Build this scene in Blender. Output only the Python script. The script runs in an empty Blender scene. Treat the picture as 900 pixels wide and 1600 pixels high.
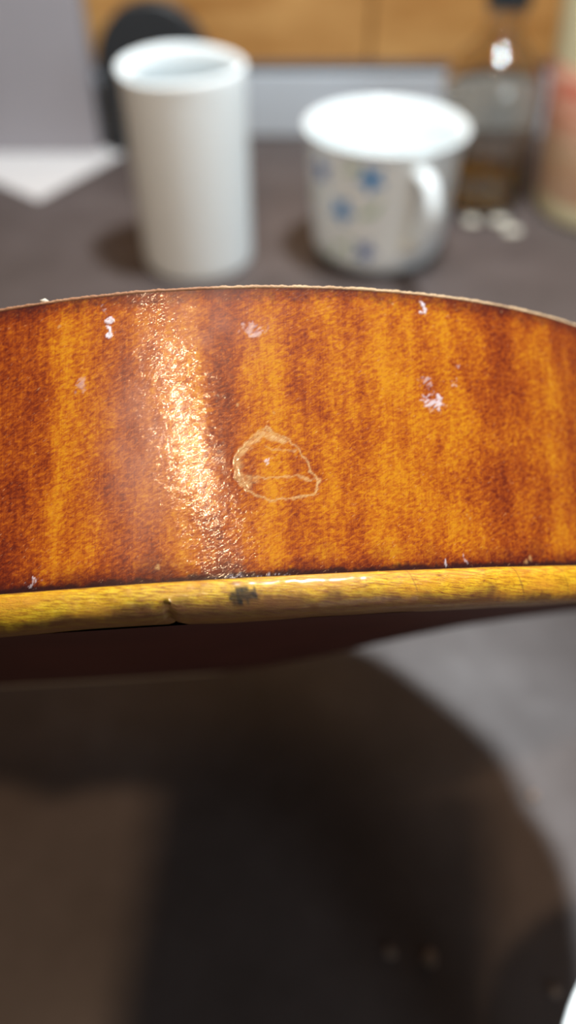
import bpy, bmesh, math, random
import numpy as np
from mathutils import Vector, Matrix, noise
random.seed(7); rng = np.random.default_rng(7)
S = bpy.context.scene
PI = math.pi

# ------------------------------------------------------------------ camera
F = 1180.0; W = 900.0; Hh = 1600.0
PITCH = math.radians(45.3)
CAM = Vector((0, 0, 0.219))
cd = bpy.data.cameras.new('camera'); cam = bpy.data.objects.new('camera', cd)
S.collection.objects.link(cam); S.camera = cam
cam.location = CAM; cam.rotation_euler = (PI/2 - PITCH, 0, 0)
cd.sensor_fit = 'VERTICAL'; cd.sensor_height = 36.0; cd.sensor_width = 36.0
cd.lens = 36.0*F/Hh
cd.clip_start = 0.004; cd.clip_end = 20
cd.dof.use_dof = True; cd.dof.focus_distance = 0.0765; cd.dof.aperture_fstop = cd.lens/2.75

# ------------------------------------------------------------------ world, lamps, exposure
S.view_settings.view_transform = 'Standard'; S.view_settings.look = 'None'
S.view_settings.gamma = 1.0; S.view_settings.use_curve_mapping = False
S.view_settings.exposure = 0.0
w = bpy.data.worlds.new('world'); S.world = w; w.use_nodes = True
bg = w.node_tree.nodes['Background']
bg.inputs[0].default_value = (0.72, 0.66, 0.62, 1); bg.inputs[1].default_value = 0.12

def lamp(name, loc, target, size, watts, col):
    l = bpy.data.lights.new(name, 'AREA'); l.shape = 'DISK'; l.size = size; l.energy = watts; l.color = col
    o = bpy.data.objects.new(name, l); S.collection.objects.link(o)
    o.location = loc; o.rotation_euler = (Vector(target)-Vector(loc)).to_track_quat('-Z', 'Y').to_euler()
    return o
lamp('bench_lamp', (0.120, 0.350, 0.74), (0.0, 0.28, 0.0), 0.07, 8.8, (0.86, 0.95, 1.0))
lamp('desk_lamp', (-0.092, -0.180, 0.80), (0.0, 0.08, 0.1), 0.040, 2.9, (1.0, 0.69, 0.41))

lamp('added_fill', (0.70, -1.15, 0.62), (0.0, 0.4, 0.05), 0.6, 6.0, (0.80, 0.92, 1.0))  # unseen soft fill, added to brighten the roll and mug

# ------------------------------------------------------------------ helpers
R_ = Vector((1, 0, 0)); FW = Vector((0, math.cos(PITCH), -math.sin(PITCH))); UP = Vector((0, math.sin(PITCH), math.cos(PITCH)))
def ray(px, py): return R_*((px-450)/F) + UP*((800-py)/F) + FW
def on_table(px, py, z=0.0):
    d = ray(px, py); t = (z-CAM.z)/d.z; return CAM + d*t

def link(o, parent=None):
    S.collection.objects.link(o)
    if parent: o.parent = parent
    return o
def mesh_obj(name, verts, faces, mat, parent=None, smooth=True, bevel=0):
    me = bpy.data.meshes.new(name); me.from_pydata([(float(v[0]), float(v[1]), float(v[2])) for v in verts], [], [tuple(int(i) for i in f) for f in faces]); me.update()
    bm = bmesh.new(); bm.from_mesh(me); bmesh.ops.recalc_face_normals(bm, faces=bm.faces); bm.to_mesh(me); bm.free()
    for m in (mat if isinstance(mat, (list, tuple)) else [mat]): me.materials.append(m)
    if smooth: me.polygons.foreach_set('use_smooth', [True]*len(me.polygons))
    o = bpy.data.objects.new(name, me)
    if bevel:
        b = o.modifiers.new('bevel', 'BEVEL'); b.width = bevel; b.segments = 3; b.limit_method = 'ANGLE'
    return link(o, parent)
def box(name, x0, x1, y0, y1, z0, z1, mat, parent=None, bevel=0.0):
    v = [(x, y, z) for x in (x0, x1) for y in (y0, y1) for z in (z0, z1)]
    f = [(0,1,3,2),(4,6,7,5),(0,4,5,1),(2,3,7,6),(0,2,6,4),(1,5,7,3)]
    return mesh_obj(name, v, f, mat, parent, smooth=False, bevel=bevel)
def lathe(name, prof, mat, parent=None, n=64, fn=None):
    v = []; f = []
    for r, z in prof:
        for k in range(n):
            a = 2*PI*k/n; p = [r*math.cos(a), r*math.sin(a), z]
            if fn: p = fn(p, a, r, z)
            v.append(p)
    for i in range(len(prof)-1):
        for k in range(n):
            f.append((i*n+k, i*n+(k+1) % n, (i+1)*n+(k+1) % n, (i+1)*n+k))
    for end, idx in ((0, 0), (len(prof)-1, 1)):
        if prof[end][0] > 1e-6: continue
    o = mesh_obj(name, v, f, mat, parent)
    bm = bmesh.new(); bm.from_mesh(o.data); bmesh.ops.remove_doubles(bm, verts=bm.verts, dist=1e-7)
    bmesh.ops.recalc_face_normals(bm, faces=bm.faces); bm.to_mesh(o.data); bm.free()
    return o
def tag(o, label, cat, group=None, kind=None):
    if label: o['label'] = label
    if cat: o['category'] = cat
    if group: o['group'] = group
    if kind: o['kind'] = kind
    return o
def empty(name, loc, label, cat, group=None, rot=(0,0,0)):
    o = bpy.data.objects.new(name, None); o.empty_display_size = 0.01; link(o); o.location = loc; o.rotation_euler = rot
    return tag(o, label, cat, group)

class NT:
    def __init__(s, name):
        s.m = bpy.data.materials.new(name); s.m.use_nodes = True; s.t = s.m.node_tree; s.b = s.t.nodes['Principled BSDF']
    def n(s, typ, **kw):
        x = s.t.nodes.new(typ)
        for k, v in kw.items():
            if k in x.inputs: x.inputs[k].default_value = v
            else: setattr(x, k, v)
        return x
    def l(s, a, b): s.t.links.new(a, b)
    def uv(s, kind='Object', scale=(1,1,1), rot=(0,0,0), uvmap=None):
        if uvmap: c = s.n('ShaderNodeUVMap'); c.uv_map = uvmap; out = c.outputs[0]
        else: c = s.n('ShaderNodeTexCoord'); out = c.outputs[kind]
        if any(rot):                      # rotate first, then stretch
            m0 = s.n('ShaderNodeMapping'); m0.inputs['Rotation'].default_value = rot; s.l(out, m0.inputs[0]); out = m0.outputs[0]
        m = s.n('ShaderNodeMapping'); m.inputs['Scale'].default_value = scale
        s.l(out, m.inputs[0]); return m.outputs[0]
    def noise(s, vec, scale, detail=3, rough=0.5, dist=0.0):
        x = s.n('ShaderNodeTexNoise'); x.inputs['Scale'].default_value = scale; x.inputs['Detail'].default_value = detail
        x.inputs['Roughness'].default_value = rough; x.inputs['Distortion'].default_value = dist
        s.l(vec, x.inputs['Vector']); return x.outputs['Fac']
    def ramp(s, fac, stops):
        r = s.n('ShaderNodeValToRGB'); cr = r.color_ramp
        cr.elements[0].position = stops[0][0]; cr.elements[1].position = stops[-1][0]
        for p, c in stops[1:-1]: cr.elements.new(p)
        for i, (p, c) in enumerate(stops):
            e = cr.elements[i]; e.color = (c, c, c, 1) if not isinstance(c, tuple) else (*c, 1)
        s.l(fac, r.inputs[0]); return r.outputs[0]
    def mix(s, fac, a, b, mode='MIX'):
        x = s.n('ShaderNodeMix'); x.data_type = 'RGBA'; x.blend_type = mode
        for sock, val in ((x.inputs[0], fac), (x.inputs[6], a), (x.inputs[7], b)):
            if hasattr(val, 'is_linked'): s.l(val, sock)
            elif isinstance(val, tuple): sock.default_value = (*val, 1)
            else: sock.default_value = val
        return x.outputs[2]
    def math(s, op, a, b=0.0):
        x = s.n('ShaderNodeMath'); x.operation = op
        for sock, val in ((x.inputs[0], a), (x.inputs[1], b)):
            if hasattr(val, 'is_linked'): s.l(val, sock)
            else: sock.default_value = val
        return x.outputs[0]
    def attr(s, name):
        x = s.n('ShaderNodeAttribute'); x.attribute_name = name; return x.outputs['Fac']
    def bump(s, h, strength, dist, prev=None):
        x = s.n('ShaderNodeBump'); x.inputs['Strength'].default_value = strength; x.inputs['Distance'].default_value = dist
        s.l(h, x.inputs['Height'])
        if prev is not None: s.l(prev, x.inputs['Normal'])
        return x.outputs[0]
    def done(s, color=None, rough=None, normal=None, **kw):
        for k, v in (('Base Color', color), ('Roughness', rough)):
            if v is None: continue
            if hasattr(v, 'is_linked'): s.l(v, s.b.inputs[k])
            else: s.b.inputs[k].default_value = (*v, 1) if isinstance(v, tuple) else v
        if normal is not None: s.l(normal, s.b.inputs['Normal'])
        for k, v in kw.items():
            if hasattr(v, 'is_linked'): s.l(v, s.b.inputs[k])
            else: s.b.inputs[k].default_value = v
        return s.m

def plain(name, col, rough=0.5, var=0.08, scale=60, bump=0.0, **kw):
    t = NT(name); v = t.uv('Object')
    n = t.noise(v, scale, 4)
    c = t.mix(n, tuple(x*(1-var) for x in col), tuple(min(1, x*(1+var)) for x in col))
    nm = t.bump(n, bump, 0.001) if bump else None
    return t.done(c, rough, nm, **kw)

# ------------------------------------------------------------------ materials
def mat_table():
    t = NT('table_surface'); v = t.uv('Object')
    a = t.noise(v, 22, 6, 0.62); b = t.noise(v, 900, 3, 0.6); c = t.noise(v, 6, 3)
    col = t.ramp(a, [(0.32, (0.056, 0.040, 0.036)), (0.55, (0.082, 0.062, 0.058)), (0.74, (0.115, 0.092, 0.087))])
    col = t.mix(t.math('MULTIPLY', t.ramp(c, [(0.45, 0.0), (0.7, 1.0)]), 0.35), col, (0.07, 0.055, 0.05))
    nm = t.bump(b, 0.35, 0.0004)
    nm = t.bump(a, 0.3, 0.001, nm)
    return t.done(col, t.ramp(a, [(0.3, 0.6), (0.7, 0.46)]), nm)
def mat_panel():
    t = NT('orange_wood'); v = t.uv('Object', scale=(1, 1, 5)); v2 = t.uv('Object')
    a = t.noise(v, 9, 6, 0.6, 0.6); b = t.noise(v2, 7, 3)
    col = t.ramp(a, [(0.3, (0.36, 0.15, 0.03)), (0.6, (0.58, 0.31, 0.10)), (0.8, (0.68, 0.42, 0.17))])
    col = t.mix(t.math('MULTIPLY', t.ramp(b, [(0.42, 0.0), (0.72, 1.0)]), 0.6), col, (0.30, 0.125, 0.022))
    return t.done(col, 0.55, t.bump(a, 0.2, 0.0006))
MM = 0.001
def mat_rib():
    t = NT('varnished_flamed_maple')
    # uv: u = arc length in mm, v = height in mm
    uv = 'surface'
    flame = t.attr('figure'); chip = t.attr('chip'); glue_glint = t.attr('glue_glint'); dark = t.attr('grime'); painted_sheen = t.attr('painted_sheen')
    big = t.noise(t.uv(uvmap=uv, scale=(1, 0.55, 1)), 0.30, 4, 0.55)
    band = t.noise(t.uv(uvmap=uv, scale=(1, 0.09, 1), rot=(0, 0, 0.05)), 0.75, 4, 0.6, 0.5)
    fine = t.noise(t.uv(uvmap=uv, scale=(1, 2.1, 1), rot=(0, 0, -0.40)), 1.35, 6, 0.74, 0.5)
    speck = t.noise(t.uv(uvmap=uv, scale=(0.8, 2.3, 1)), 3.4, 3, 0.65)
    hair = t.noise(t.uv(uvmap=uv, scale=(3.2, 0.16, 1), rot=(0, 0, 0.04)), 1.9, 3, 0.6)
    f = t.math('ADD', t.math('MULTIPLY', flame, 0.95), t.math('MULTIPLY', t.math('SUBTRACT', band, 0.5), 0.5))
    f = t.math('ADD', f, t.math('MULTIPLY', t.math('SUBTRACT', big, 0.5), 1.0))
    f = t.math('ADD', f, t.math('MULTIPLY', t.math('SUBTRACT', fine, 0.5), 2.1))
    f = t.math('ADD', f, t.math('MULTIPLY', t.math('SUBTRACT', hair, 0.5), 0.45))
    col = t.ramp(f, [(0.0, (0.54, 0.215, 0.008)), (0.30, (0.42, 0.115, 0.006)), (0.52, (0.30, 0.058, 0.006)), (0.78, (0.175, 0.024, 0.005)), (1.0, (0.10, 0.012, 0.005))])
    sp = t.ramp(speck, [(0.58, 0.0), (0.70, 1.0)])
    col = t.mix(t.math('MULTIPLY', sp, 0.5), col, (0.19, 0.035, 0.007))
    # dirt and dark varnish collected along both edges
    col = t.mix(dark, col, (0.028, 0.008, 0.009))
    # pale dashes: scuffed varnish, with its glints painted into the colour
    scuff_glint = t.noise(t.uv(uvmap=uv, scale=(0.55, 2.3, 1), rot=(0, 0, -0.62)), 2.2, 4, 0.65)
    sc = t.ramp(scuff_glint, [(0.625, 0.0), (0.70, 1.0)])
    col = t.mix(t.math('MULTIPLY', sc, 0.34), col, (0.78, 0.46, 0.24))
    col = t.mix(t.math('MULTIPLY', painted_sheen, 0.30), col, (0.52, 0.30, 0.24))  # broad lilac lamp sheen painted into the varnish colour
    streak = t.noise(t.uv(uvmap=uv, scale=(0.6, 2.2, 1), rot=(0, 0, -0.62)), 2.9, 3, 0.6)
    cn = t.math('MULTIPLY', chip, t.ramp(streak, [(0.35, 0.55), (0.55, 1.0)]))
    col = t.mix(cn, col, t.mix(streak, (0.34, 0.13, 0.03), (0.74, 0.50, 0.22)))
    col = t.mix(glue_glint, col, (0.70, 0.66, 0.74))
    # relief: short slanting ripples in the varnish
    r1 = t.noise(t.uv(uvmap=uv, scale=(0.62, 1.75, 1), rot=(0, 0, -0.60)), 2.6, 3, 0.6, 0.3)
    r2 = t.noise(t.uv(uvmap=uv, scale=(0.9, 1.2, 1), rot=(0, 0, -0.60)), 0.7, 2, 0.5)
    r3 = t.noise(t.uv(uvmap=uv, scale=(0.8, 2.4, 1), rot=(0, 0, -0.60)), 5.0, 2, 0.6)
    nm = t.bump(r2, 1.0, 0.000045)
    nm = t.bump(r1, 1.0, 0.000026, nm)
    nm = t.bump(r3, 1.0, 0.000006, nm)
    rough = t.math('ADD', t.ramp(fine, [(0.3, 0.30), (0.7, 0.42)]), t.math('MULTIPLY', t.math('MAXIMUM', chip, glue_glint), 0.25))
    cw = t.ramp(t.noise(t.uv(uvmap=uv, scale=(0.55, 1.7, 1), rot=(0, 0, -0.62)), 1.9, 4, 0.7, 0.4), [(0.42, 0.16), (0.60, 0.95)])
    m = t.done(col, rough, nm, **{'Specular IOR Level': 0.22, 'Coat Weight': cw, 'Coat Roughness': 0.045})
    t.l(nm, t.b.inputs['Coat Normal'])
    return m
def mat_edge():
    t = NT('worn_yellow_edge')
    uv = 'surface'; g = t.attr('grime'); ink = t.attr('ink')
    a = t.noise(t.uv(uvmap=uv, scale=(0.30, 2.2, 1), rot=(0, 0, -0.10)), 2.0, 5, 0.7, 0.3)
    b = t.noise(t.uv(uvmap=uv, scale=(0.3, 0.8, 1)), 0.5, 3)
    c = t.noise(t.uv(uvmap=uv, scale=(0.8, 2.5, 1), rot=(0, 0, -0.5)), 4.0, 3, 0.7)
    col = t.ramp(a, [(0.32, (0.22, 0.065, 0.006)), (0.45, (0.52, 0.235, 0.008)), (0.58, (0.74, 0.44, 0.015)), (0.8, (0.82, 0.56, 0.06))])
    col = t.mix(t.ramp(b, [(0.45, 0.0), (0.68, 0.75)]), col, (0.62, 0.25, 0.02))
    col = t.mix(t.math('MULTIPLY', t.ramp(c, [(0.58, 0.0), (0.66, 1.0)]), 0.7), col, (0.16, 0.05, 0.01))
    col = t.mix(g, col, (0.09, 0.022, 0.010))
    col = t.mix(ink, col, (0.003, 0.003, 0.003))
    nm = t.bump(a, 0.5, 0.0002); nm = t.bump(c, 0.4, 0.00008, nm)
    cw = t.math('MULTIPLY', t.math('SUBTRACT', 1.0, t.math('MAXIMUM', ink, g)), 0.45)
    m = t.done(col, t.math('ADD', 0.36, t.math('MULTIPLY', t.math('MAXIMUM', ink, g), 0.25)), nm, **{'Coat Weight': cw, 'Coat Roughness': 0.2, 'Specular IOR Level': 0.35})
    return m
def mat_varnish(name, c0, c1, rough=0.3):
    t = NT(name); a = t.noise(t.uv('Object', scale=(6, 1, 1)), 25, 5, 0.6, 0.5)
    return t.done(t.mix(a, c0, c1), rough, t.bump(a, 0.1, 0.0003), **{'Coat Weight': 0.5, 'Coat Roughness': 0.15})
M_table = mat_table(); M_panel = mat_panel(); M_rib = mat_rib(); M_edge = mat_edge()
M_back = plain('dark_red_varnish', (0.060, 0.015, 0.009), 0.7, 0.3, 60, **{'Specular IOR Level': 0.15})
M_inside = mat_varnish('bare_maple_inside', (0.50, 0.33, 0.17), (0.66, 0.46, 0.26), 0.6)
def mat_bare():
    t = NT('bare_fibrous_wood'); v = t.uv('Object'); n1 = t.noise(v, 900, 4, 0.6); n2 = t.noise(v, 120, 3)
    sx = t.n('ShaderNodeSeparateXYZ'); t.l(v, sx.inputs[0])          # more of the varnish left on one side than on the other
    mr_ = t.n('ShaderNodeMapRange'); t.l(sx.outputs[0], mr_.inputs[0]); mr_.inputs[1].default_value = -0.022; mr_.inputs[2].default_value = 0.004
    k = t.math('ADD', mr_.outputs[0], t.math('MULTIPLY', t.math('SUBTRACT', n2, 0.5), 1.6))
    c = t.mix(n1, (0.46, 0.30, 0.16), (0.80, 0.58, 0.36))
    return t.done(t.mix(t.ramp(k, [(0.2, 0.0), (0.8, 0.8)]), c, (0.25, 0.09, 0.04)), 0.7, t.bump(n1, 0.6, 0.0004))
M_bare = mat_bare()
M_white = plain('white_paper_roll', (0.86, 0.92, 0.94), 0.6, 0.03)
M_china = plain('white_china', (0.86, 0.92, 0.94), 0.16, 0.015)
M_core = plain('grey_card_core', (0.40, 0.45, 0.47), 0.8, 0.08)
M_blue = plain('blue_glaze', (0.02, 0.26, 0.66), 0.25, 0.25, 200)
M_navy = plain('dark_blue_glaze', (0.03, 0.12, 0.42), 0.25, 0.2, 200)
M_leaf = plain('pale_green_glaze', (0.42, 0.60, 0.40), 0.25, 0.1, 200)
M_black = plain('matt_black_plastic', (0.020, 0.023, 0.027), 0.5, 0.2)
M_box = plain('pale_grey_card', (0.33, 0.315, 0.345), 0.75, 0.05, 30)
M_paper = plain('white_paper', (0.60, 0.575, 0.57), 0.8, 0.03, 25)
M_rail = plain('pale_painted_metal', (0.52, 0.57, 0.63), 0.4, 0.06, 20)
M_crumb = plain('cream_crumb', (0.66, 0.62, 0.52), 0.8, 0.15, 300)
M_gap = plain('dark_gap_shade', (0.05, 0.045, 0.05), 0.8)
M_cream = plain('cream_plastic', (0.90, 0.86, 0.58), 0.4, 0.05, 40)
M_cap = plain('black_screw_cap', (0.012, 0.022, 0.030), 0.35, 0.1)

# ------------------------------------------------------------------ setting
bench = empty('workbench', (0, 0, 0), 'dark brown workbench top under the violin, mug and bottles', 'workbench')
NB = 60
box('tabletop', -0.75, 0.75, -0.45, 0.70, -0.035, 0.0, M_table, bench, 0.004)
wall = empty('wall_back', (0, 0.657, 0), None, None); wall['kind'] = 'structure'
for x0, x1 in ((-0.75, -0.385), (-0.3835, 0.0615), (0.063, 0.40), (0.4015, 0.75)):
    box('wood_panel', x0, x1, 0.0, 0.02, 0.0, 0.75, M_panel, wall, 0.002)
rail = empty('rail', (0, 0.6395, 0), 'pale blue-grey flat rail along the foot of the orange wood panel', 'rail')
box('rail_face', -0.75, 0.75, 0.0, 0.011, 0.0005, 0.0465, M_rail, rail, 0.0015)
box('rail_gap_shade', -0.75, 0.75, 0.0005, 0.0165, 0.0467, 0.0500, M_gap, rail, 0.0008)  # solid dark strip stands in for the shaded gap between rail and panel

# ------------------------------------------------------------------ violin body (top plate off)
a_c = Vector((1, 0.0622, 0)); q_c = Vector((0, -193/F, 1))
def tow(c): return R_*c.x + UP*c.y + FW*c.z
E1 = tow(a_c).normalized(); Q = tow(q_c); NN = E1.cross(Q).normalized()
if NN.dot(UP) < 0: NN = -NN
E2 = NN.cross(E1).normalized()
if E2.dot(FW) < 0: E2 = -E2
Z0 = 0.0742
def planept(px, ratio):
    hor = 993 + (450-px)*0.0622
    v = (R_*((px-450)/F) + UP*((800-hor)/F) + FW)*Z0*ratio
    return np.array((v.dot(E1), v.dot(E2)))
P = [planept(0, 1.022), planept(450, 1.0), planept(900, 1.157)]
# circle through the three points
A = np.array([[2*(P[1]-P[0])[0], 2*(P[1]-P[0])[1]], [2*(P[2]-P[0])[0], 2*(P[2]-P[0])[1]]])
bb = np.array([P[1]@P[1]-P[0]@P[0], P[2]@P[2]-P[0]@P[0]])
CC = np.linalg.solve(A, bb); RR = float(np.linalg.norm(P[0]-CC))
print('rib circle', CC, RR)
HB = 0.0738*math.tan(math.radians(4.50)); HT = 0.0738*math.tan(math.radians(26.3))
HB0 = HB   # plane of the back's inner edge (above the camera plane)
# local frame: x along the body (E1, towards the neck end), y = towards the camera (-E2), z = NN
HALF = 0.084
VO = CAM + E1*float(CC[0]) + E2*(float(CC[1])-RR+HALF) + NN*HB
vm = Matrix((( E1.x, -E2.x, NN.x), (E1.y, -E2.y, NN.y), (E1.z, -E2.z, NN.z)))
assert abs(vm.determinant()-1) < 1e-3 or True
VM = Matrix.Translation(VO) @ vm.to_4x4()
# the object frame is right-handed: its x axis points the other way (meshes are mirrored to suit)
VR = Matrix.Translation(VO) @ Matrix(((-E1.x, -E2.x, NN.x), (-E1.y, -E2.y, NN.y), (-E1.z, -E2.z, NN.z))).to_4x4()
yc = HALF-RR
def arc_pts(a0, a1, n):   # angle measured from +y, positive towards +x
    return [(RR*math.sin(a0+(a1-a0)*i/n), yc+RR*math.cos(a0+(a1-a0)*i/n)) for i in range(n+1)]
def catmull(pts, m):
    P_ = [np.array(p) for p in pts]; P_ = [2*P_[0]-P_[1]] + P_ + [2*P_[-1]-P_[-2]]
    out = []
    for i in range(1, len(P_)-2):
        for k in range(m):
            t_ = k/m; p0, p1, p2, p3 = P_[i-1:i+3]
            out.append(0.5*((2*p1)+(-p0+p2)*t_+(2*p0-5*p1+4*p2-p3)*t_*t_+(-p0+3*p1-3*p2+p3)*t_**3))
    out.append(P_[-2]); return [tuple(x) for x in out]
AL, AR = -0.31, 0.82
endx = 0.0900
pR = (RR*math.sin(AR), yc+RR*math.cos(AR))
nose = catmull([(RR*math.sin(AR-0.12), yc+RR*math.cos(AR-0.12)), pR, (0.0765, 0.039), (0.0860, 0.025), (endx, 0.010), (endx+0.0003, 0.0)], 10)[10:]
dense = arc_pts(AL, AR, 760)
left = catmull([(RR*math.sin(AL+0.12), yc+RR*math.cos(AL+0.12)), dense[0], (-0.042, 0.0725), (-0.055, 0.0722), (-0.064, 0.0775)], 8)[8:]
cb = catmull([(-0.064, 0.0775), (-0.072, 0.0665), (-0.083, 0.0585), (-0.100, 0.0555), (-0.118, 0.0605), (-0.132, 0.072), (-0.141, 0.0905)], 8)
lb = catmull([(-0.141, 0.0905), (-0.150, 0.0895), (-0.168, 0.0945), (-0.190, 0.0972), (-0.212, 0.0965), (-0.236, 0.087), (-0.255, 0.067), (-0.267, 0.036), (-0.2705, 0.0)], 8)
half = nose[::-1] + dense[::-1][1:] + left[1:] + cb[1:] + lb[1:]      # camera side, from neck end to tail end
other = [(x, -y) for x, y in (nose[::-1] + arc_pts(AL, AR, 40)[::-1][1:] + left[1:] + cb[1:] + lb[1:])]
loop = np.array(half + other[::-1][1:-1])
NL = len(loop)
nxt = np.roll(loop, -1, 0); prv = np.roll(loop, 1, 0)
tan = nxt-prv; tan /= np.linalg.norm(tan, axis=1)[:, None]
nor = np.stack([tan[:, 1], -tan[:, 0]], 1)
cen = np.array([-0.09, 0.0])
if np.sum(np.einsum('ij,ij->i', nor, loop-cen)) < 0: nor = -nor
seg = np.linalg.norm(nxt-loop, axis=1)
i0 = int(np.argmin(np.hypot(loop[:, 0]-0, loop[:, 1]-HALF)))
s = np.zeros(NL)
acc = np.cumsum(seg); s[1:] = acc[:-1]; s -= s[i0]; s = -s       # arc length, 0 at widest point, positive towards +x on the camera side
if s[i0-5] < 0: s = -s
RH = HT-HB
print('rib height', RH)
# mapping from a photo point to the surface (arc mm, height mm), used to place the marks on the wood
INV = VM.inverted()
def surf(px, py):
    o = INV @ CAM; d = (INV.to_3x3() @ ray(px, py))
    ox, oy = o.x, o.y-yc; a_ = d.x**2+d.y**2; b_ = 2*(ox*d.x+oy*d.y); c_ = ox*ox+oy*oy-RR*RR
    t_ = (-b_-math.sqrt(b_*b_-4*a_*c_))/(2*a_)
    p = o+d*t_; return math.atan2(p.x, p.y-yc)*RR*1000, p.z*1000
print('marks', surf(415, 668), surf(0, 483), surf(0, 930), surf(900, 490), surf(900, 885), surf(450,443), surf(450,897))

vio = bpy.data.objects.new('violin_body', None); link(vio); vio.matrix_world = VR; vio.empty_display_size = 0.01
tag(vio, 'open violin body with glossy orange-brown varnished side and worn yellow edge', 'violin')

def smooth(x): x = np.clip(x, 0, 1); return x*x*(3-2*x)
def dist_poly(U, V, pts):
    D = np.full(U.shape, 1e9)
    for (x0, y0), (x1, y1) in zip(pts[:-1], pts[1:]):
        dx, dy = x1-x0, y1-y0; L2 = dx*dx+dy*dy+1e-9
        t_ = np.clip(((U-x0)*dx+(V-y0)*dy)/L2, 0, 1)
        D = np.minimum(D, np.hypot(U-x0-t_*dx, V-y0-t_*dy))
    return D
def vnoise(U, V, sc, seed=0):
    # cheap value noise on arrays
    r = np.random.default_rng(seed).random((256, 256))
    x = U*sc+1000; y = V*sc+1000; xi = np.floor(x).astype(int); yi = np.floor(y).astype(int); fx = smooth(x-xi); fy = smooth(y-yi)
    g = lambda a, b: r[a % 256, b % 256]
    return (g(xi, yi)*(1-fx)+g(xi+1, yi)*fx)*(1-fy)+(g(xi, yi+1)*(1-fx)+g(xi+1, yi+1)*fx)*fy

# outer rib skin
NH = 230
hs = np.linspace(0, RH, NH+1)
Sg, Hg = np.meshgrid(s*1000, hs*1000, indexing='ij')      # mm
U, V = Sg, Hg
RHm = RH*1000
inview = (np.abs(Sg) < 75) & (loop[:, 1] > 0)[:, None]
def PX(l): return [surf(x, y) for x, y in l]
ring = PX([(415,668),(430,678),(445,683),(460,694),(470,706),(482,724),(486,736),(492,741),(500,752),(497,764),(487,774),(465,778),(440,780),(425,781),(405,776),(385,764),(370,748),(366,730),(368,716),(375,705),(390,690),(404,677),(415,668)])
wn = vnoise(U, V, 1.3, 3)-0.5
Un = U+0.35*(vnoise(U, V, 2.2, 5)-0.5)+0.25*wn; Vn = V+0.35*(vnoise(U, V, 2.6, 6)-0.5)
dr = dist_poly(Un, Vn, ring)
chip = smooth(1.25-dr/0.15)*1.0
chip *= np.clip(0.6+0.9*vnoise(U, V, 0.9, 8), 0.3, 1); ring_line = chip.copy()
chip = np.maximum(chip, 0.85*smooth(1.4-dist_poly(Un, Vn, PX([(378,706),(395,690),(410,678),(425,680)]))/0.40))
chip = np.maximum(chip, 0.62*smooth(1.4-dist_poly(Un, Vn, PX([(374,716),(372,732),(376,746),(388,758)]))/0.48))
chip = np.maximum(chip, 0.55*smooth(1.3-dist_poly(Un, Vn, PX([(384,748),(398,748)]))/0.5))
chip = np.maximum(chip, 0.95*smooth(1.4-dist_poly(Un, Vn, PX([(424,684),(444,688)]))/0.32))
chip = np.maximum(chip, 0.75*smooth(1.3-dist_poly(Un, Vn, PX([(388,744),(410,747),(430,746),(467,743),(480,749),(497,749)]))/0.13))
chip = np.maximum(chip, 0.60*smooth(1.3-dist_poly(Un, Vn, PX([(416,699),(430,702),(462,704)]))/0.15))
chip *= np.clip(0.55+0.9*vnoise(U, V, 3.5, 9), 0, 1)
# small nicks and dents along the lower edge
for (x, y, r_) in ((830,872,0.36),(822,878,0.25),(248,886,0.22),(735,812,0.13),(730,805,0.1),(95,508,0.20),(480,500,0.12),(615,475,0.15),(665,590,0.1),(430,645,0.18),(372,632,0.18)):
    cx, cy = surf(x, y); chip = np.maximum(chip, 0.8*smooth(1.3-np.hypot(Un-cx, Vn-cy)/r_))
glue_glint = np.zeros_like(U)
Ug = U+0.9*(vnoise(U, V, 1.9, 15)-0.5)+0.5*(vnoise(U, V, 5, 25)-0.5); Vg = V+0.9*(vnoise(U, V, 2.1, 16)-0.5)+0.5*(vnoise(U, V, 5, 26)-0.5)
for (x, y, rx, ry, am) in ((174,520,0.38,0.62,.95),(172,502,0.42,0.30,.8),(167,484,.14,.75,.30),(660,480,0.26,0.62,.85),(680,628,1.15,0.95,.69),(668,596,0.9,0.45,.35),(712,598,0.3,0.4,.4),(398,515,1.2,0.6,.36),(716,570,0.25,0.4,.3),(422,716,.35,.35,.6),(693,875,.28,.4,.7),(730,876,.18,.4,.5),(55,908,.3,.15,.7),(50,912,.8,.15,.4),(380,902,2.6,.10,.45),(432,900,1.6,.08,.5),(128,600,.7,.7,.25)):  # long thin entries paint the glint above the joint, the rest is glue
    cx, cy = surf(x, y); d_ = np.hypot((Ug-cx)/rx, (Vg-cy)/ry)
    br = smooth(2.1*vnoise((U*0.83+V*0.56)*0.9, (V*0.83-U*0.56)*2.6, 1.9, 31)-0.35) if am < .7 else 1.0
    glue_glint = np.maximum(glue_glint, am*smooth((1.25-d_)/0.5)*br)
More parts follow.
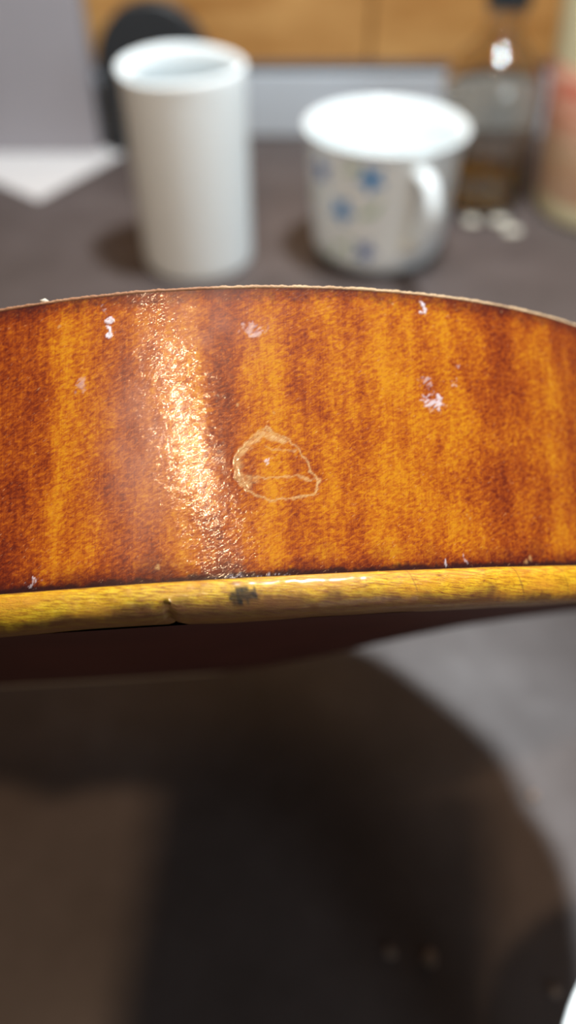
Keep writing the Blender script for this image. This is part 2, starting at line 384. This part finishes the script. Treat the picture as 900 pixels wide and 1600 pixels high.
# streaks of figure in the maple
fx = [-60,0,20,60,100,150,200,240,300,350,385,430,475,520,560,600,650,700,740,780,820,860,900,960]
fy = [.5,.62,.72,.60,.25,.42,.58,.50,.34,.74,.50,.16,.50,.30,.42,.18,.36,.28,.42,.66,.50,.34,.52,.6]
smm = [surf(x, 690)[0] for x in fx]
Uw = U+1.4*(vnoise(U*0.25, V, 0.16, 41)-0.5)+0.5*(vnoise(U*0.3, V, 0.5, 42)-0.5)-0.05*(V-15)
flame = np.interp(Uw, smm, fy)
flame = np.where(inview, flame, 0.45)
up = smooth((V-(RHm-2.6))/2.4); lo = smooth((2.3-V)/2.2)
flame = flame+0.28*up*0.8+0.36*lo+0.25*smooth((-16-U)/5)*smooth((15-V)/10)
grime = np.maximum(0.96*smooth((0.95-V-0.35*(vnoise(U, V, 0.9, 51)-0.5)-0.3*(vnoise(U, V, 3.1, 55)-0.5))/0.6), 0.70*smooth((V-(RHm-0.6)+0.3*(vnoise(U, V, 0.9, 52)-0.5)+0.3*(vnoise(U, V, 3.3, 56)-0.5))/0.5))
grime = np.maximum(grime, 0.42*smooth((3.4-V-2.2*(vnoise(U, V, 0.35, 53)-0.5))/3.0)*vnoise(U, V, 0.5, 54)*1.2)
dz = vnoise(U, V, 0.8, 61)
grime = np.maximum(grime, 0.45*smooth((V-(RHm-1.9)+1.2*(vnoise(U, V, 1.6, 62)-0.5)+0.8*(vnoise(U, V, 4.0, 63)-0.5))/1.6))
hz = surf(220, 690); painted_sheen = np.exp(-(((U-hz[0])/3.6)**2+((V-hz[1]+1)/9.5)**2))*(0.6+0.6*vnoise(U, V, 0.5, 71))  # mask for the painted lamp sheen
hz2 = surf(330, 500); painted_sheen = np.maximum(painted_sheen, 0.7*np.exp(-(((U-hz2[0])/6)**2+((V-hz2[1])/4.5)**2))*(0.5+0.8*vnoise(U, V, 0.6, 72)))
disp = 0.00006*ring_line + 0.00012*glue_glint*(vnoise(U, V, 4, 81)) - 0.00005*smooth(1.0-dr/0.5)*(chip > 0) + 0.00003*(vnoise(U, V, 0.35, 82)-0.5)
disp = np.where(inview, disp, 0)
for a_ in (chip, glue_glint, painted_sheen): a_[~inview] = 0
# worn, slightly ragged top edge
rag = 0.00012*(vnoise(s[:, None]*1000, s[:, None]*0, 0.9, 91)[:, 0]-0.5)+0.00008*(vnoise(s[:, None]*1000, s[:, None]*0, 3.0, 92)[:, 0]-0.5)
px3 = loop[:, None, 0]+nor[:, None, 0]*disp; py3 = loop[:, None, 1]+nor[:, None, 1]*disp
pz3 = np.broadcast_to(hs[None, :], U.shape).copy(); pz3[:, -1] += rag
nv = NL*(NH+1)
co = np.stack([px3, py3, pz3], -1).reshape(-1, 3)
idx = np.arange(nv).reshape(NL, NH+1); idn = np.roll(idx, -1, 0)
def grid_faces(i0_, i1_):
    return np.stack([i0_[:, :-1], i1_[:, :-1], i1_[:, 1:], i0_[:, 1:]], -1).reshape(-1, 4)
# outside frame the rib needs few rows: use every 23rd row there
far = ~((np.abs(s*1000) < 62) & (loop[:, 1] > 0))
def make_mesh(name, co, faces, mats, attrs=None, uv=None, parent=None, flip=False, matidx=None):
    me = bpy.data.meshes.new(name)
    co = co*np.array([-1.0, 1.0, 1.0]); flip = not flip
    if flip: faces = faces[:, ::-1]
    me.vertices.add(len(co)); me.vertices.foreach_set('co', co.astype(np.float32).ravel())
    nf = len(faces); me.loops.add(nf*4); me.loops.foreach_set('vertex_index', faces.astype(np.int32).ravel())
    me.polygons.add(nf); me.polygons.foreach_set('loop_start', np.arange(0, nf*4, 4, dtype=np.int32))
    me.polygons.foreach_set('loop_total', np.full(nf, 4, dtype=np.int32))
    me.polygons.foreach_set('use_smooth', np.ones(nf, dtype=bool))
    for m in mats: me.materials.append(m)
    if matidx is not None: me.polygons.foreach_set('material_index', matidx.astype(np.int32))
    me.update(calc_edges=True)
    for k, v in (attrs or {}).items():
        at = me.attributes.new(k, 'FLOAT', 'POINT'); at.data.foreach_set('value', v.astype(np.float32).ravel())
    if uv is not None:
        l = me.uv_layers.new(name='surface'); l.data.foreach_set('uv', uv[faces.ravel()].astype(np.float32).ravel())
    me.validate(); o = bpy.data.objects.new(name, me); return link(o, parent)
# orientation of the loop
area = 0.5*np.sum(loop[:, 0]*nxt[:, 1]-nxt[:, 0]*loop[:, 1]); FL = area < 0
near_cols = np.where(~far)[0]; a0, a1 = near_cols.min(), near_cols.max()
fn_ = grid_faces(idx[a0:a1], idx[a0+1:a1+1])
farcols = np.array(list(range(a1, NL))+list(range(0, a0+1)))
rows = np.arange(0, NH+1, 23)
fi = idx[np.ix_(farcols, rows)]
ff = grid_faces(fi[:-1], fi[1:])
uvs = np.stack([U.ravel(), V.ravel()], -1)
faces = np.concatenate([fn_, ff])
make_mesh('rib', co, faces, [M_rib], dict(figure=flame, chip=chip, glue_glint=glue_glint, grime=grime, painted_sheen=painted_sheen), uvs, vio, FL)

# section swept round the loop: list of (offset outwards, z)
def sweep(name, sec, mats, attrs_fn=None, matidx=None, closed=True, mod=None, sub=None):
    L = loop; N_ = nor; k = len(sec); sec = np.array(sec)
    n_ = len(L)
    off = np.broadcast_to(sec[:, 0], (n_, k)).copy(); zz = np.broadcast_to(sec[:, 1], (n_, k)).copy()
    if mod: off, zz = mod(off, zz)
    x = L[:, None, 0]+N_[:, None, 0]*off; y = L[:, None, 1]+N_[:, None, 1]*off
    c = np.stack([x, y, zz], -1).reshape(-1, 3)
    ii = np.arange(n_*k).reshape(n_, k); i2 = np.roll(ii, -1, 0)
    if closed: ii = np.concatenate([ii, ii[:, :1]], 1); i2 = np.concatenate([i2, i2[:, :1]], 1)
    f = grid_faces(ii, i2)
    perim = np.concatenate([[0], np.cumsum(np.linalg.norm(np.diff(sec, axis=0), axis=1))])*1000
    uv_ = np.stack([np.broadcast_to((s*1000)[:, None], (n_, k)).ravel(), np.broadcast_to(perim[None], (n_, k)).ravel()], -1)
    at = attrs_fn(np.broadcast_to((s*1000)[:, None], (n_, k)), np.broadcast_to(perim[None], (n_, k))) if attrs_fn else None
    return make_mesh(name, c, f, mats, at, uv_, vio, FL)
# bare top edge of the rib (thin wood, seen as a light fibrous line) and inner skin
def ragmod(off, zz):
    n1 = vnoise(np.broadcast_to((s*1000)[:, None], off.shape), off*0, 1.6, 101)
    n2 = vnoise(np.broadcast_to((s*1000)[:, None], off.shape), off*0, 5.0, 102)
    zz = zz + (zz > RH+0.00012)*(0.00010*(n1-0.5)+0.00010*(n2-0.5)); return off, zz
sweep('rib_top_edge', [(0.00003, RH-0.00004), (0.00006, RH+0.00018), (-0.0001, RH+0.00032), (-0.0012, RH+0.00034), (-0.0013, RH-0.00004)], [M_bare], mod=ragmod)
o_ = sweep('rib_inner_face', [(-0.0013, 0.0), (-0.0013, RH-0.00008), (-0.0011, RH-0.00008), (-0.0011, 0.0)], [M_inside])
sweep('lining', [(-0.0014, RH-0.0075), (-0.0014, RH-0.0002), (-0.0034, RH-0.0004), (-0.0034, RH-0.0050)], [M_inside])
sweep('lining', [(-0.0014, 0.0002), (-0.0014, 0.0072), (-0.0034, 0.0050), (-0.0034, 0.0002)], [M_inside])

# back plate: edge band
TH = 0.0040
sec = []
for i in range(15):
    a_ = PI/2-PI*i/14
    sec.append((0.0012+0.0014*math.cos(a_)**0.8 if abs(math.cos(a_)) > 1e-6 else 0.0012, -TH/2+TH/2*math.sin(a_)))
sec = [(-0.0014, 0.0)] + sec + [(-0.0035, -TH-0.0001)]
inkc = surf(380, 897)[0]; notc = surf(262, 897)[0]
def edge_attr(Ue, Ve):
    Pm = Ve.max(); v0 = Ve/Pm
    wv = vnoise(Ue, Ve, 0.55, 111)
    low = 0.85*smooth((v0-0.375-0.10*(wv-0.5)-0.04*(vnoise(Ue, Ve, 2.5, 115)-0.5)-np.interp(Ue, [surf(x, 897)[0] for x in (0,150,300,450,600,750,900)], [0.07,0.05,-0.01,0.01,-0.02,0.04,0.07]))/0.12)
    top = 0.9*smooth((3.3-Ve+0.3*(wv-0.5))/0.5)
    ink = smooth((1.35-np.hypot((Ue-inkc+0.5*(vnoise(Ue, Ve, 2.5, 113)-0.5))/1.2, (Ve-5.15+0.7*(vnoise(Ue, Ve, 3, 112)-0.5))/0.62))/0.35)
    ink = ink*(0.75+0.25*vnoise(Ue, Ve, 5, 114))
    cr = np.zeros_like(Ue)
    for x, am in ((630, .7), (785, .9), (853, .6)):
        cc = surf(x, 895)[0]; cr = np.maximum(cr, am*smooth((0.13-np.abs(Ue-cc-0.30*(Ve-4.5)+0.2*(wv-.5)))/0.10)*(v0 < 0.58))
    return dict(grime=np.maximum(np.maximum(low, top), cr*0.6), ink=ink)
def edgemod(off, zz):
    Ue = np.broadcast_to((s*1000)[:, None], off.shape)
    n1 = vnoise(Ue, zz*1000, 0.22, 121)-0.5; n2 = vnoise(Ue, zz*1000*2, 1.4, 122)-0.5
    m_ = (off > 0.0009)
    off = off+m_*(0.00030*n1+0.00008*n2)
    low_ = (zz < -TH*0.55)
    notch = np.exp(-((Ue-notc-0.4)/0.55)**2)+0.7*smooth((notc-Ue)/0.4)*smooth((Ue-notc+14)/6)*0.3
    zz = zz+low_*(notch*0.00055+0.00022*n1)
    return off, zz
sweep('back_edge', sec, [M_edge], edge_attr, closed=False, mod=edgemod)
# back plate: arched outer face and flat-ish inner face
ts = [0, 0.03, 0.07, 0.12, 0.2, 0.3, 0.42, 0.55, 0.7, 0.85, 1.0]
sel = sorted(set(list(range(0, NL, 6)) + [NL-1])); Ls = loop[sel]; Ns = nor[sel]
cx = np.clip(Ls[:, 0]*0.72-0.018, -0.20, 0.010)
def arched(sign, off0, zbase, bulge, name, mat):
    st = Ls+Ns*off0; rowsv = []
    for t_ in ts:
        x = st[:, 0]*(1-t_)+cx*t_; y = st[:, 1]*(1-t_)
        b_ = smooth(np.array((t_-0.02)/0.85))**1.3
        hh = (0.6+0.4*np.clip(np.abs(Ls[:, 1])/0.08, 0, 1))
        rowsv.append(np.stack([x, y, zbase-bulge*b_*(1-0.62*smooth((x+0.01)/0.06))], -1))
    v = np.stack(rowsv, 1); n_ = len(sel); k = len(ts)
    ii = np.arange(n_*k).reshape(n_, k); i2 = np.roll(ii, -1, 0)
    return make_mesh(name, v.reshape(-1, 3), grid_faces(ii, i2), [mat], None, None, vio, not FL)
arched(-1, -0.0033, -TH-0.0001, 0.0080, 'back_outer_face', M_back)
arched(1, -0.0012, -0.0002, 0.0120, 'back_inner_face', M_inside)
# end blocks inside
def block(name, x0, x1, wy):
    o = box(name, -x1, -x0, -wy, wy, 0.0003, RH-0.0005, M_inside, vio, 0.0015)
block('neck_block', 0.071, 0.0880, 0.012)
block('end_block', -0.2685, -0.254, 0.023)

# bits of white fluff and fibres standing on the top edge
def at_rib(px, py, out=0.0):
    u_, v_ = surf(px, py); a_ = u_/1000/RR
    return VM @ Vector(((RR+out)*math.sin(a_), yc+(RR+out)*math.cos(a_), v_/1000))
def pebble(name, c, r, mat, label, cat, group=None, sq=(1, 1, 1), seed=0, parent=None, sub=2):
    bm = bmesh.new(); bmesh.ops.create_icosphere(bm, subdivisions=sub, radius=1)
    for v in bm.verts:
        k = 1+0.45*noise.noise(v.co*1.3+Vector((seed*3.1, 0, 0)))+0.15*noise.noise(v.co*3+Vector((0, seed, 0)))
        v.co = Vector((v.co.x*sq[0], v.co.y*sq[1], v.co.z*sq[2]))*k*r
    zmin = min(v.co.z for v in bm.verts)
    for v in bm.verts: v.co.z -= zmin
    me = bpy.data.meshes.new(name); bm.to_mesh(me); bm.free(); me.materials.append(mat)
    me.polygons.foreach_set('use_smooth', [True]*len(me.polygons))
    o = bpy.data.objects.new(name, me); link(o, parent); o.location = c
    if label: tag(o, label, cat, group)
    return o
cf = VM @ Vector((RR*math.sin(surf(68, 474)[0]/1000/RR)*0.998, yc+RR*math.cos(surf(68, 474)[0]/1000/RR)*0.994, RH+0.00022))
pebble('fluff', cf, 0.00034, M_crumb, 'tiny white speck of fluff on the top edge of the violin side', 'fluff', seed=4, sq=(1.3, 0.8, 0.8))

# ------------------------------------------------------------------ white ribbed roll
RX, RY, RRad, RHt = -0.0545, 0.436, 0.0325, 0.1055
KR = RRad/0.0300
roll = empty('paper_roll', (RX, RY, 0), 'tall white hollow roll standing left of the flowered mug', 'roll')
prof = [(0.0266, 0.0006), (0.0282, 0.0), (0.0296, 0.0016), (0.0300, 0.004)]
z = 0.005; k = 0
while z < RHt-0.003:
    prof.append((0.0300+(0.00016 if k % 2 else -0.00012), z)); z += 0.0011; k += 1
prof += [(0.0302, RHt-0.002), (0.0299, RHt-0.0005), (0.0292, RHt), (0.0276, RHt-0.0003), (0.0268, RHt-0.0022), (0.0265, RHt-0.006)]
prof = [(a_*KR, b_) for a_, b_ in prof]
def lip(p, a, r, z):
    t_ = max(0, (z-RHt+0.012)/0.012)**2; g = math.exp(-((math.atan2(math.sin(a-2.9), math.cos(a-2.9)))/0.45)**2)
    k = 1+0.075*t_*g+0.010*t_*math.sin(3*a); return [p[0]*k, p[1]*k, p[2]-0.0010*t_*math.sin(a*2+0.6)+0.0012*t_*math.cos(a-1.2)]
lathe('wrap', prof, M_white, roll, 96, lip)
lathe('core', [(a_*KR, b_) for a_, b_ in [(0.0264, RHt-0.0055), (0.0256, RHt-0.0065), (0.0252, 0.008), (0.0252, 0.002), (0.0262, 0.0008), (0.0266, 0.002), (0.0266, RHt-0.008), (0.0264, RHt-0.0055)]], M_core, roll, 64)

# ------------------------------------------------------------------ flowered mug
MX, MY = 0.0543, 0.4445
mug = empty('mug', (MX, MY, 0), 'white china mug with small blue flowers, handle facing the camera', 'mug')
RB, RT, MH = 0.0385, 0.0438, 0.0735
def mr(z):
    z = min(MH, max(0.0, float(z))); t_ = z/MH; r = RB+(RT-RB)*t_**1.2
    if z < 0.012: r -= 0.0085*(1-z/0.012)**2.2
    if t_ > 0.9: r += 0.0018*((t_-0.9)/0.1)**1.5
    return r
pr = [(0.0, 0.0012), (0.024, 0.0012), (0.0255, 0.0), (0.0280, 0.0)]
pr += [(mr(z_), z_) for z_ in np.linspace(0.0012, MH-0.0006, 28)]
pr += [(mr(MH)+0.0001, MH), (mr(MH)-0.0012, MH+0.0006), (mr(MH)-0.0025, MH-0.0002)]
pr += [(mr(z_)-0.0030, z_) for z_ in np.linspace(MH-0.003, 0.010, 20)]
pr += [(0.026, 0.0055), (0.018, 0.0042), (0.0, 0.0040)]
lathe('bowl', pr, M_china, mug, 96)
def tube(name, pts, rads, mat, parent, n=16, flat=1.0, side=Vector((1, 0, 0))):
    pts = [Vector(p) for p in pts]; v = []; f = []
    for i, p in enumerate(pts):
        t_ = (pts[min(i+1, len(pts)-1)]-pts[max(i-1, 0)]).normalized()
        a_ = (side-t_*side.dot(t_)).normalized(); b_ = t_.cross(a_)
        for k in range(n):
            th = 2*PI*k/n; v.append(p+a_*math.cos(th)*rads[i]+b_*math.sin(th)*rads[i]*flat)
    for i in range(len(pts)-1):
        for k in range(n): f.append((i*n+k, i*n+(k+1) % n, (i+1)*n+(k+1) % n, (i+1)*n+k))
    f.append(tuple(range(n))); f.append(tuple(range((len(pts)-1)*n, len(pts)*n)))
    return mesh_obj(name, v, f, mat, parent)
HA = math.radians(-70)      # the handle points at the camera, a little to the right
hd = Vector((math.cos(HA), math.sin(HA), 0)); hs_ = Vector((-hd.y, hd.x, 0))
ctrl = [(-0.002, 0.055), (0.006, 0.0575), (0.0145, 0.0555), (0.0205, 0.047), (0.0205, 0.037), (0.015, 0.027), (0.007, 0.0195), (-0.002, 0.0165)]
cpt = catmull(ctrl, 6)
hp = [hd*(mr(0.044)+a_*0.95)+Vector((0, 0, b_*1.10)) for a_, b_ in cpt]
nh = len(hp)
tube('handle', hp, [0.0052-0.0012*math.sin(PI*i/(nh-1)) for i in range(nh)], M_china, mug, 16, 0.62, hs_)
def on_mug(th, z_, off): r = mr(z_)+off; return (r*math.cos(th), r*math.sin(th), z_)
def mug_at(px, py):
    d = ray(px, py); o = CAM-Vector((MX, MY, 0)); r = 0.041
    for _ in range(8):
        a_ = d.x**2+d.y**2; b_ = 2*(o.x*d.x+o.y*d.y); c_ = o.x**2+o.y**2-r*r
        t_ = (-b_-math.sqrt(max(0, b_*b_-4*a_*c_)))/(2*a_); p = o+d*t_; r = mr(min(MH, max(0, p.z)))
    return math.atan2(p.y, p.x), p.z
def decal(name, th, z_, fr, n, mat, parent, off):
    v = [on_mug(th, z_, off+0.0001)]
    for k in range(n):
        a_ = 2*PI*k/n; r = fr(a_); v.append(on_mug(th+r*math.cos(a_)/0.0415, z_+r*math.sin(a_), off))
    f = [(0, 1+k, 1+(k+1) % n) for k in range(n)]
    return mesh_obj(name, v, f, mat, parent)
for (px_, py_, r, m_) in ((580,281,0.0078,M_blue),(534,329,0.0078,M_blue),(503,266,0.0074,M_navy),(570,393,0.0068,M_navy),(545,376,0.0026,M_leaf),(478,330,0.0050,M_navy),(686,385,0.0046,M_navy)):
    th, z_ = mug_at(px_, py_); ph = random.random()*6
    fl = decal('flower', th, z_, lambda a_: r*(0.72+0.28*math.cos(5*a_+ph)), 40, m_, mug, 0.00012)
for (px_, py_, a0_, L_) in ((575,335,0.3,0.0075),(590,322,0.9,0.005),(556,262,2.4,0.005),(530,385,0.2,0.006),(520,400,0.9,0.006),(548,398,2.2,0.005),(545,268,0.2,0.005),(492,300,1.3,0.006),(505,392,1.3,0.006)):
    th, z_ = mug_at(px_, py_)
    decal('leaf', th, z_, lambda a_: L_*0.30/math.sqrt((0.30*math.cos(a_-a0_))**2+(math.sin(a_-a0_))**2)*0.8, 24, M_leaf, mug, 0.00008)

# ------------------------------------------------------------------ glass bottle
t = NT('brown_tinted_glass')
M_glass = t.done((0.81, 0.77, 0.70), 0.03, None, **{'Transmission Weight': 1.0, 'IOR': 1.48})
t = NT('amber_liquid'); M_liq = t.done((0.55, 0.30, 0.04), 0.05, None, **{'Transmission Weight': 0.9, 'IOR': 1.36})
BX, BY = 0.1284, 0.5200
bot = empty('glass_bottle', (BX, BY, 0), 'round-shouldered clear glass bottle with a little amber liquid, behind the mug', 'bottle')
outer = [(0.0, 0.0020), (0.022, 0.0014), (0.0260, 0.0), (0.0298, 0.0010), (0.0316, 0.0040), (0.0318, 0.062), (0.0312, 0.0710), (0.0288, 0.0800), (0.0238, 0.0880), (0.0170, 0.0940), (0.0122, 0.0980), (0.0105, 0.1020), (0.0104, 0.1115), (0.0120, 0.1120), (0.0120, 0.1135), (0.0103, 0.1140), (0.0103, 0.124)]
inner = [(0.0086, 0.124), (0.0085, 0.102), (0.0102, 0.0972), (0.0152, 0.0928), (0.0222, 0.0866), (0.0270, 0.0790), (0.0294, 0.0705), (0.0300, 0.062), (0.0299, 0.0062), (0.0280, 0.0042), (0.0, 0.0040)]
lathe('glass', outer+inner, M_glass, bot, 64)
lathe('liquid', [(0.0, 0.0041), (0.0279, 0.0043), (0.0298, 0.0063), (0.0299, 0.0165), (0.0290, 0.0160), (0.0, 0.0160)], M_liq, bot, 64)
lathe('cap', [(0.0104, 0.1142), (0.0130, 0.1144), (0.0133, 0.116), (0.0133, 0.131), (0.0124, 0.1322), (0.0, 0.1325)], M_cap, bot, 48)

# ------------------------------------------------------------------ cream jar with red print
t = NT('red_printed_label'); v = t.uv('Object', scale=(1, 1, 3.2)); v2 = t.uv('Object')
a_ = t.noise(v, 42, 3, 0.6); b_ = t.noise(v2, 26, 2)
gr = t.n('ShaderNodeSeparateXYZ'); t.l(v2, gr.inputs[0])
band = t.n('ShaderNodeMapRange'); t.l(gr.outputs[2], band.inputs[0])
band.inputs[1].default_value = 0.02; band.inputs[2].default_value = 0.085
colr = t.ramp(band.outputs[0], [(0.0, (0.90, 0.55, 0.36)), (0.35, (0.92, 0.64, 0.42)), (0.55, (0.76, 0.40, 0.26)), (0.74, (0.72, 0.23, 0.14)), (0.92, (0.66, 0.16, 0.10)), (1.0, (0.70, 0.22, 0.13))])
colr = t.mix(t.math('MULTIPLY', t.ramp(a_, [(0.45, 0.0), (0.6, 1.0)]), 0.45), colr, (0.95, 0.80, 0.60))
M_label = t.done(colr, 0.5)
JX, JY = 0.2085, 0.504
jar = empty('printed_jar', (JX, JY, 0), 'cream jar with blurred orange-red print standing right of the glass bottle', 'jar')
JH = 0.155
lathe('jar_body', [(0.0, 0.002), (0.034, 0.001), (0.037, 0.0), (0.0400, 0.0012), (0.0418, 0.0050), (0.0424, 0.010), (0.0550, JH-0.004), (0.0546, JH-0.001), (0.0530, JH), (0.0, JH)], M_cream, jar, 96)
def jr(z_): return 0.0424+(0.0550-0.0424)*(z_-0.010)/(JH-0.014)
lathe('printed_label', [(jr(0.0155)+0.0001, 0.0155), (jr(0.016)+0.00035, 0.016), (jr(0.09)+0.00035, 0.090), (jr(0.0905)+0.0001, 0.0905)], M_label, jar, 96)
lathe('lid', [(0.0, JH+0.001), (0.0545, JH+0.001), (0.0565, JH+0.003), (0.0565, JH+0.014), (0.055, JH+0.016), (0.0, JH+0.016)], M_cream, jar, 64)

# ------------------------------------------------------------------ black arch stand
arch = empty('arch_stand', (-0.096, 0.607, 0), 'matt black arch-shaped holder half hidden behind the white roll', 'holder')
def arch_mesh():
    ro, ri, zc = 0.0410, 0.0100, 0.0570; D_ = 0.016; v = []; f = []
    o_pts = [(-ro*0.98, 0.0)]+[(-ro*math.cos(PI*i/32), zc+ro*math.sin(PI*i/32)) for i in range(33)]+[(ro*0.98, 0.0)]
    i_pts = [(-ri*1.3, 0.0)]+[(0.006-ri*math.cos(PI*i/32), 0.060+ri*math.sin(PI*i/32)) for i in range(33)]+[(ri*2.2, 0.0)]
    n_ = len(o_pts)
    for y_ in (0, D_):
        for x, z_ in o_pts: v.append((x, y_, z_))
        for x, z_ in i_pts: v.append((x, y_, z_))
    o2 = 2*n_
    for i in range(n_-1):
        f += [(i, i+1, n_+i+1, n_+i), (o2+i, o2+n_+i, o2+n_+i+1, o2+i+1), (i, o2+i, o2+i+1, i+1), (n_+i, n_+i+1, o2+n_+i+1, o2+n_+i)]
    for i in (0, n_-1): f.append((i, n_+i, o2+n_+i, o2+i))
    return v, f
v_, f_ = arch_mesh(); mesh_obj('arch', v_, f_, M_black, arch, smooth=False, bevel=0.0022)
box('foot', -0.0385, -0.015, -0.002, 0.018, 0.0, 0.004, M_black, arch, 0.001)
box('foot', 0.015, 0.0385, -0.002, 0.018, 0.0, 0.004, M_black, arch, 0.001)

# ------------------------------------------------------------------ grey box and white paper
gb = empty('grey_box', (-0.1437, 0.6046, 0.0005), 'pale grey upright box standing on white paper at left', 'box')
box('carton', -0.14, 0.0, 0.0, 0.024, 0.0, 0.150, M_box, gb, 0.0012)
box('lid', -0.1408, 0.0008, -0.0008, 0.0248, 0.1505, 0.162, M_box, gb, 0.001)
ppts = [on_table(-60, 262), on_table(60, 314), on_table(194, 241), on_table(150, 226), on_table(-60, 226)]
v = []; n_ = len(ppts)
cpx = sum((p.x for p in ppts))/n_; cpy = sum((p.y for p in ppts))/n_
v = [(p.x, p.y, 0.00045) for p in ppts]+[(p.x, p.y, 0.0001) for p in ppts]
pp = mesh_obj('paper_sheet', v, [tuple(range(n_)), tuple(range(2*n_-1, n_-1, -1))]+[(i, n_+i, n_+(i+1) % n_, (i+1) % n_) for i in range(n_)], M_paper, smooth=False)
tag(pp, 'white paper sheet with pointed corner lying under the grey box', 'paper')

# ------------------------------------------------------------------ crumbs and chips
def on_t(px_, py_): p = on_table(px_, py_); return (p.x, p.y, 0.0)
pebble('chip', on_t(736, 350), 0.0042, M_crumb, 'small cream crumb in front of the bottle, nearer the mug', 'crumb', 'cream crumbs by the bottle', (1.2, 0.9, 0.45), 1)
pebble('chip', on_t(780, 350), 0.0046, M_crumb, 'larger cream crumb in front of the glass bottle', 'crumb', 'cream crumbs by the bottle', (1.3, 0.9, 0.45), 2)
pebble('chip', on_t(800, 364), 0.0046, M_crumb, 'cream crumb nearest the camera, between bottle and jar', 'crumb', 'cream crumbs by the bottle', (1.3, 0.9, 0.4), 3)
M_bit = plain('brown_bit', (0.30, 0.22, 0.17), 0.7, 0.2, 300)
for (x, y, r, lab) in ((670,1500,0.0019,'pale brown grit speck in the shadow below the violin, brightest one'),(609,1490,0.0014,'faint grit speck just left of the brightest speck under the violin'),
                       (832,1245,0.0012,'grit speck at the right shadow edge below the violin'),(866,1550,0.0012,'grit speck beside the white cup rim at bottom right')):
    pebble('grit', on_t(x, y), r, M_bit, lab, 'speck', 'grit specks on the bench', (1, 1, 0.6), int(x), sub=2)

# ------------------------------------------------------------------ white cup whose rim cuts the corner
CZ = 0.104
pe = on_table(877, 1600, CZ); rc = 0.030
pe2 = on_table(900, 1537, CZ)
mid = (pe+pe2)/2; dd = (pe2-pe); hl = dd.length/2; nn_ = Vector((dd.y, -dd.x, 0)).normalized()
if nn_.x < 0: nn_ = -nn_
cc = mid+nn_*math.sqrt(rc*rc-hl*hl)
cup = empty('white_cup', (cc.x, cc.y, 0), 'white flared cup, only its curved rim showing at bottom right', 'cup')
lathe('cup_bowl', [(0.0, 0.001), (0.014, 0.0), (0.015, 0.002), (0.0115, 0.006), (0.0105, 0.014), (0.010, 0.040), (0.0125, 0.058), (0.0195, 0.082), (rc-0.0012, CZ-0.002), (rc, CZ-0.0004), (rc-0.0006, CZ+0.0003), (rc-0.0019, CZ-0.0004), (rc-0.004, CZ-0.004), (0.0170, 0.083), (0.010, 0.062), (0.0, 0.056)], M_china, cup, 96)

# ------------------------------------------------------------------ phone taking the picture, behind the lens
ph = empty('smartphone', (0, 0, 0), 'black smartphone held above the bench behind the viewpoint', 'phone')
ph.matrix_world = Matrix.Translation(CAM-FW*0.012+R_*(-0.022)) @ Matrix(((R_.x, UP.x, -FW.x), (R_.y, UP.y, -FW.y), (R_.z, UP.z, -FW.z))).to_4x4()
box('phone_body', -0.034, 0.034, -0.125, 0.034, 0.0, 0.0085, M_black, ph, 0.003)

mz = min((VM @ Vector((x, y, -TH))).z for x, y in (loop+nor*0.0026)); print('violin lowest z', mz)
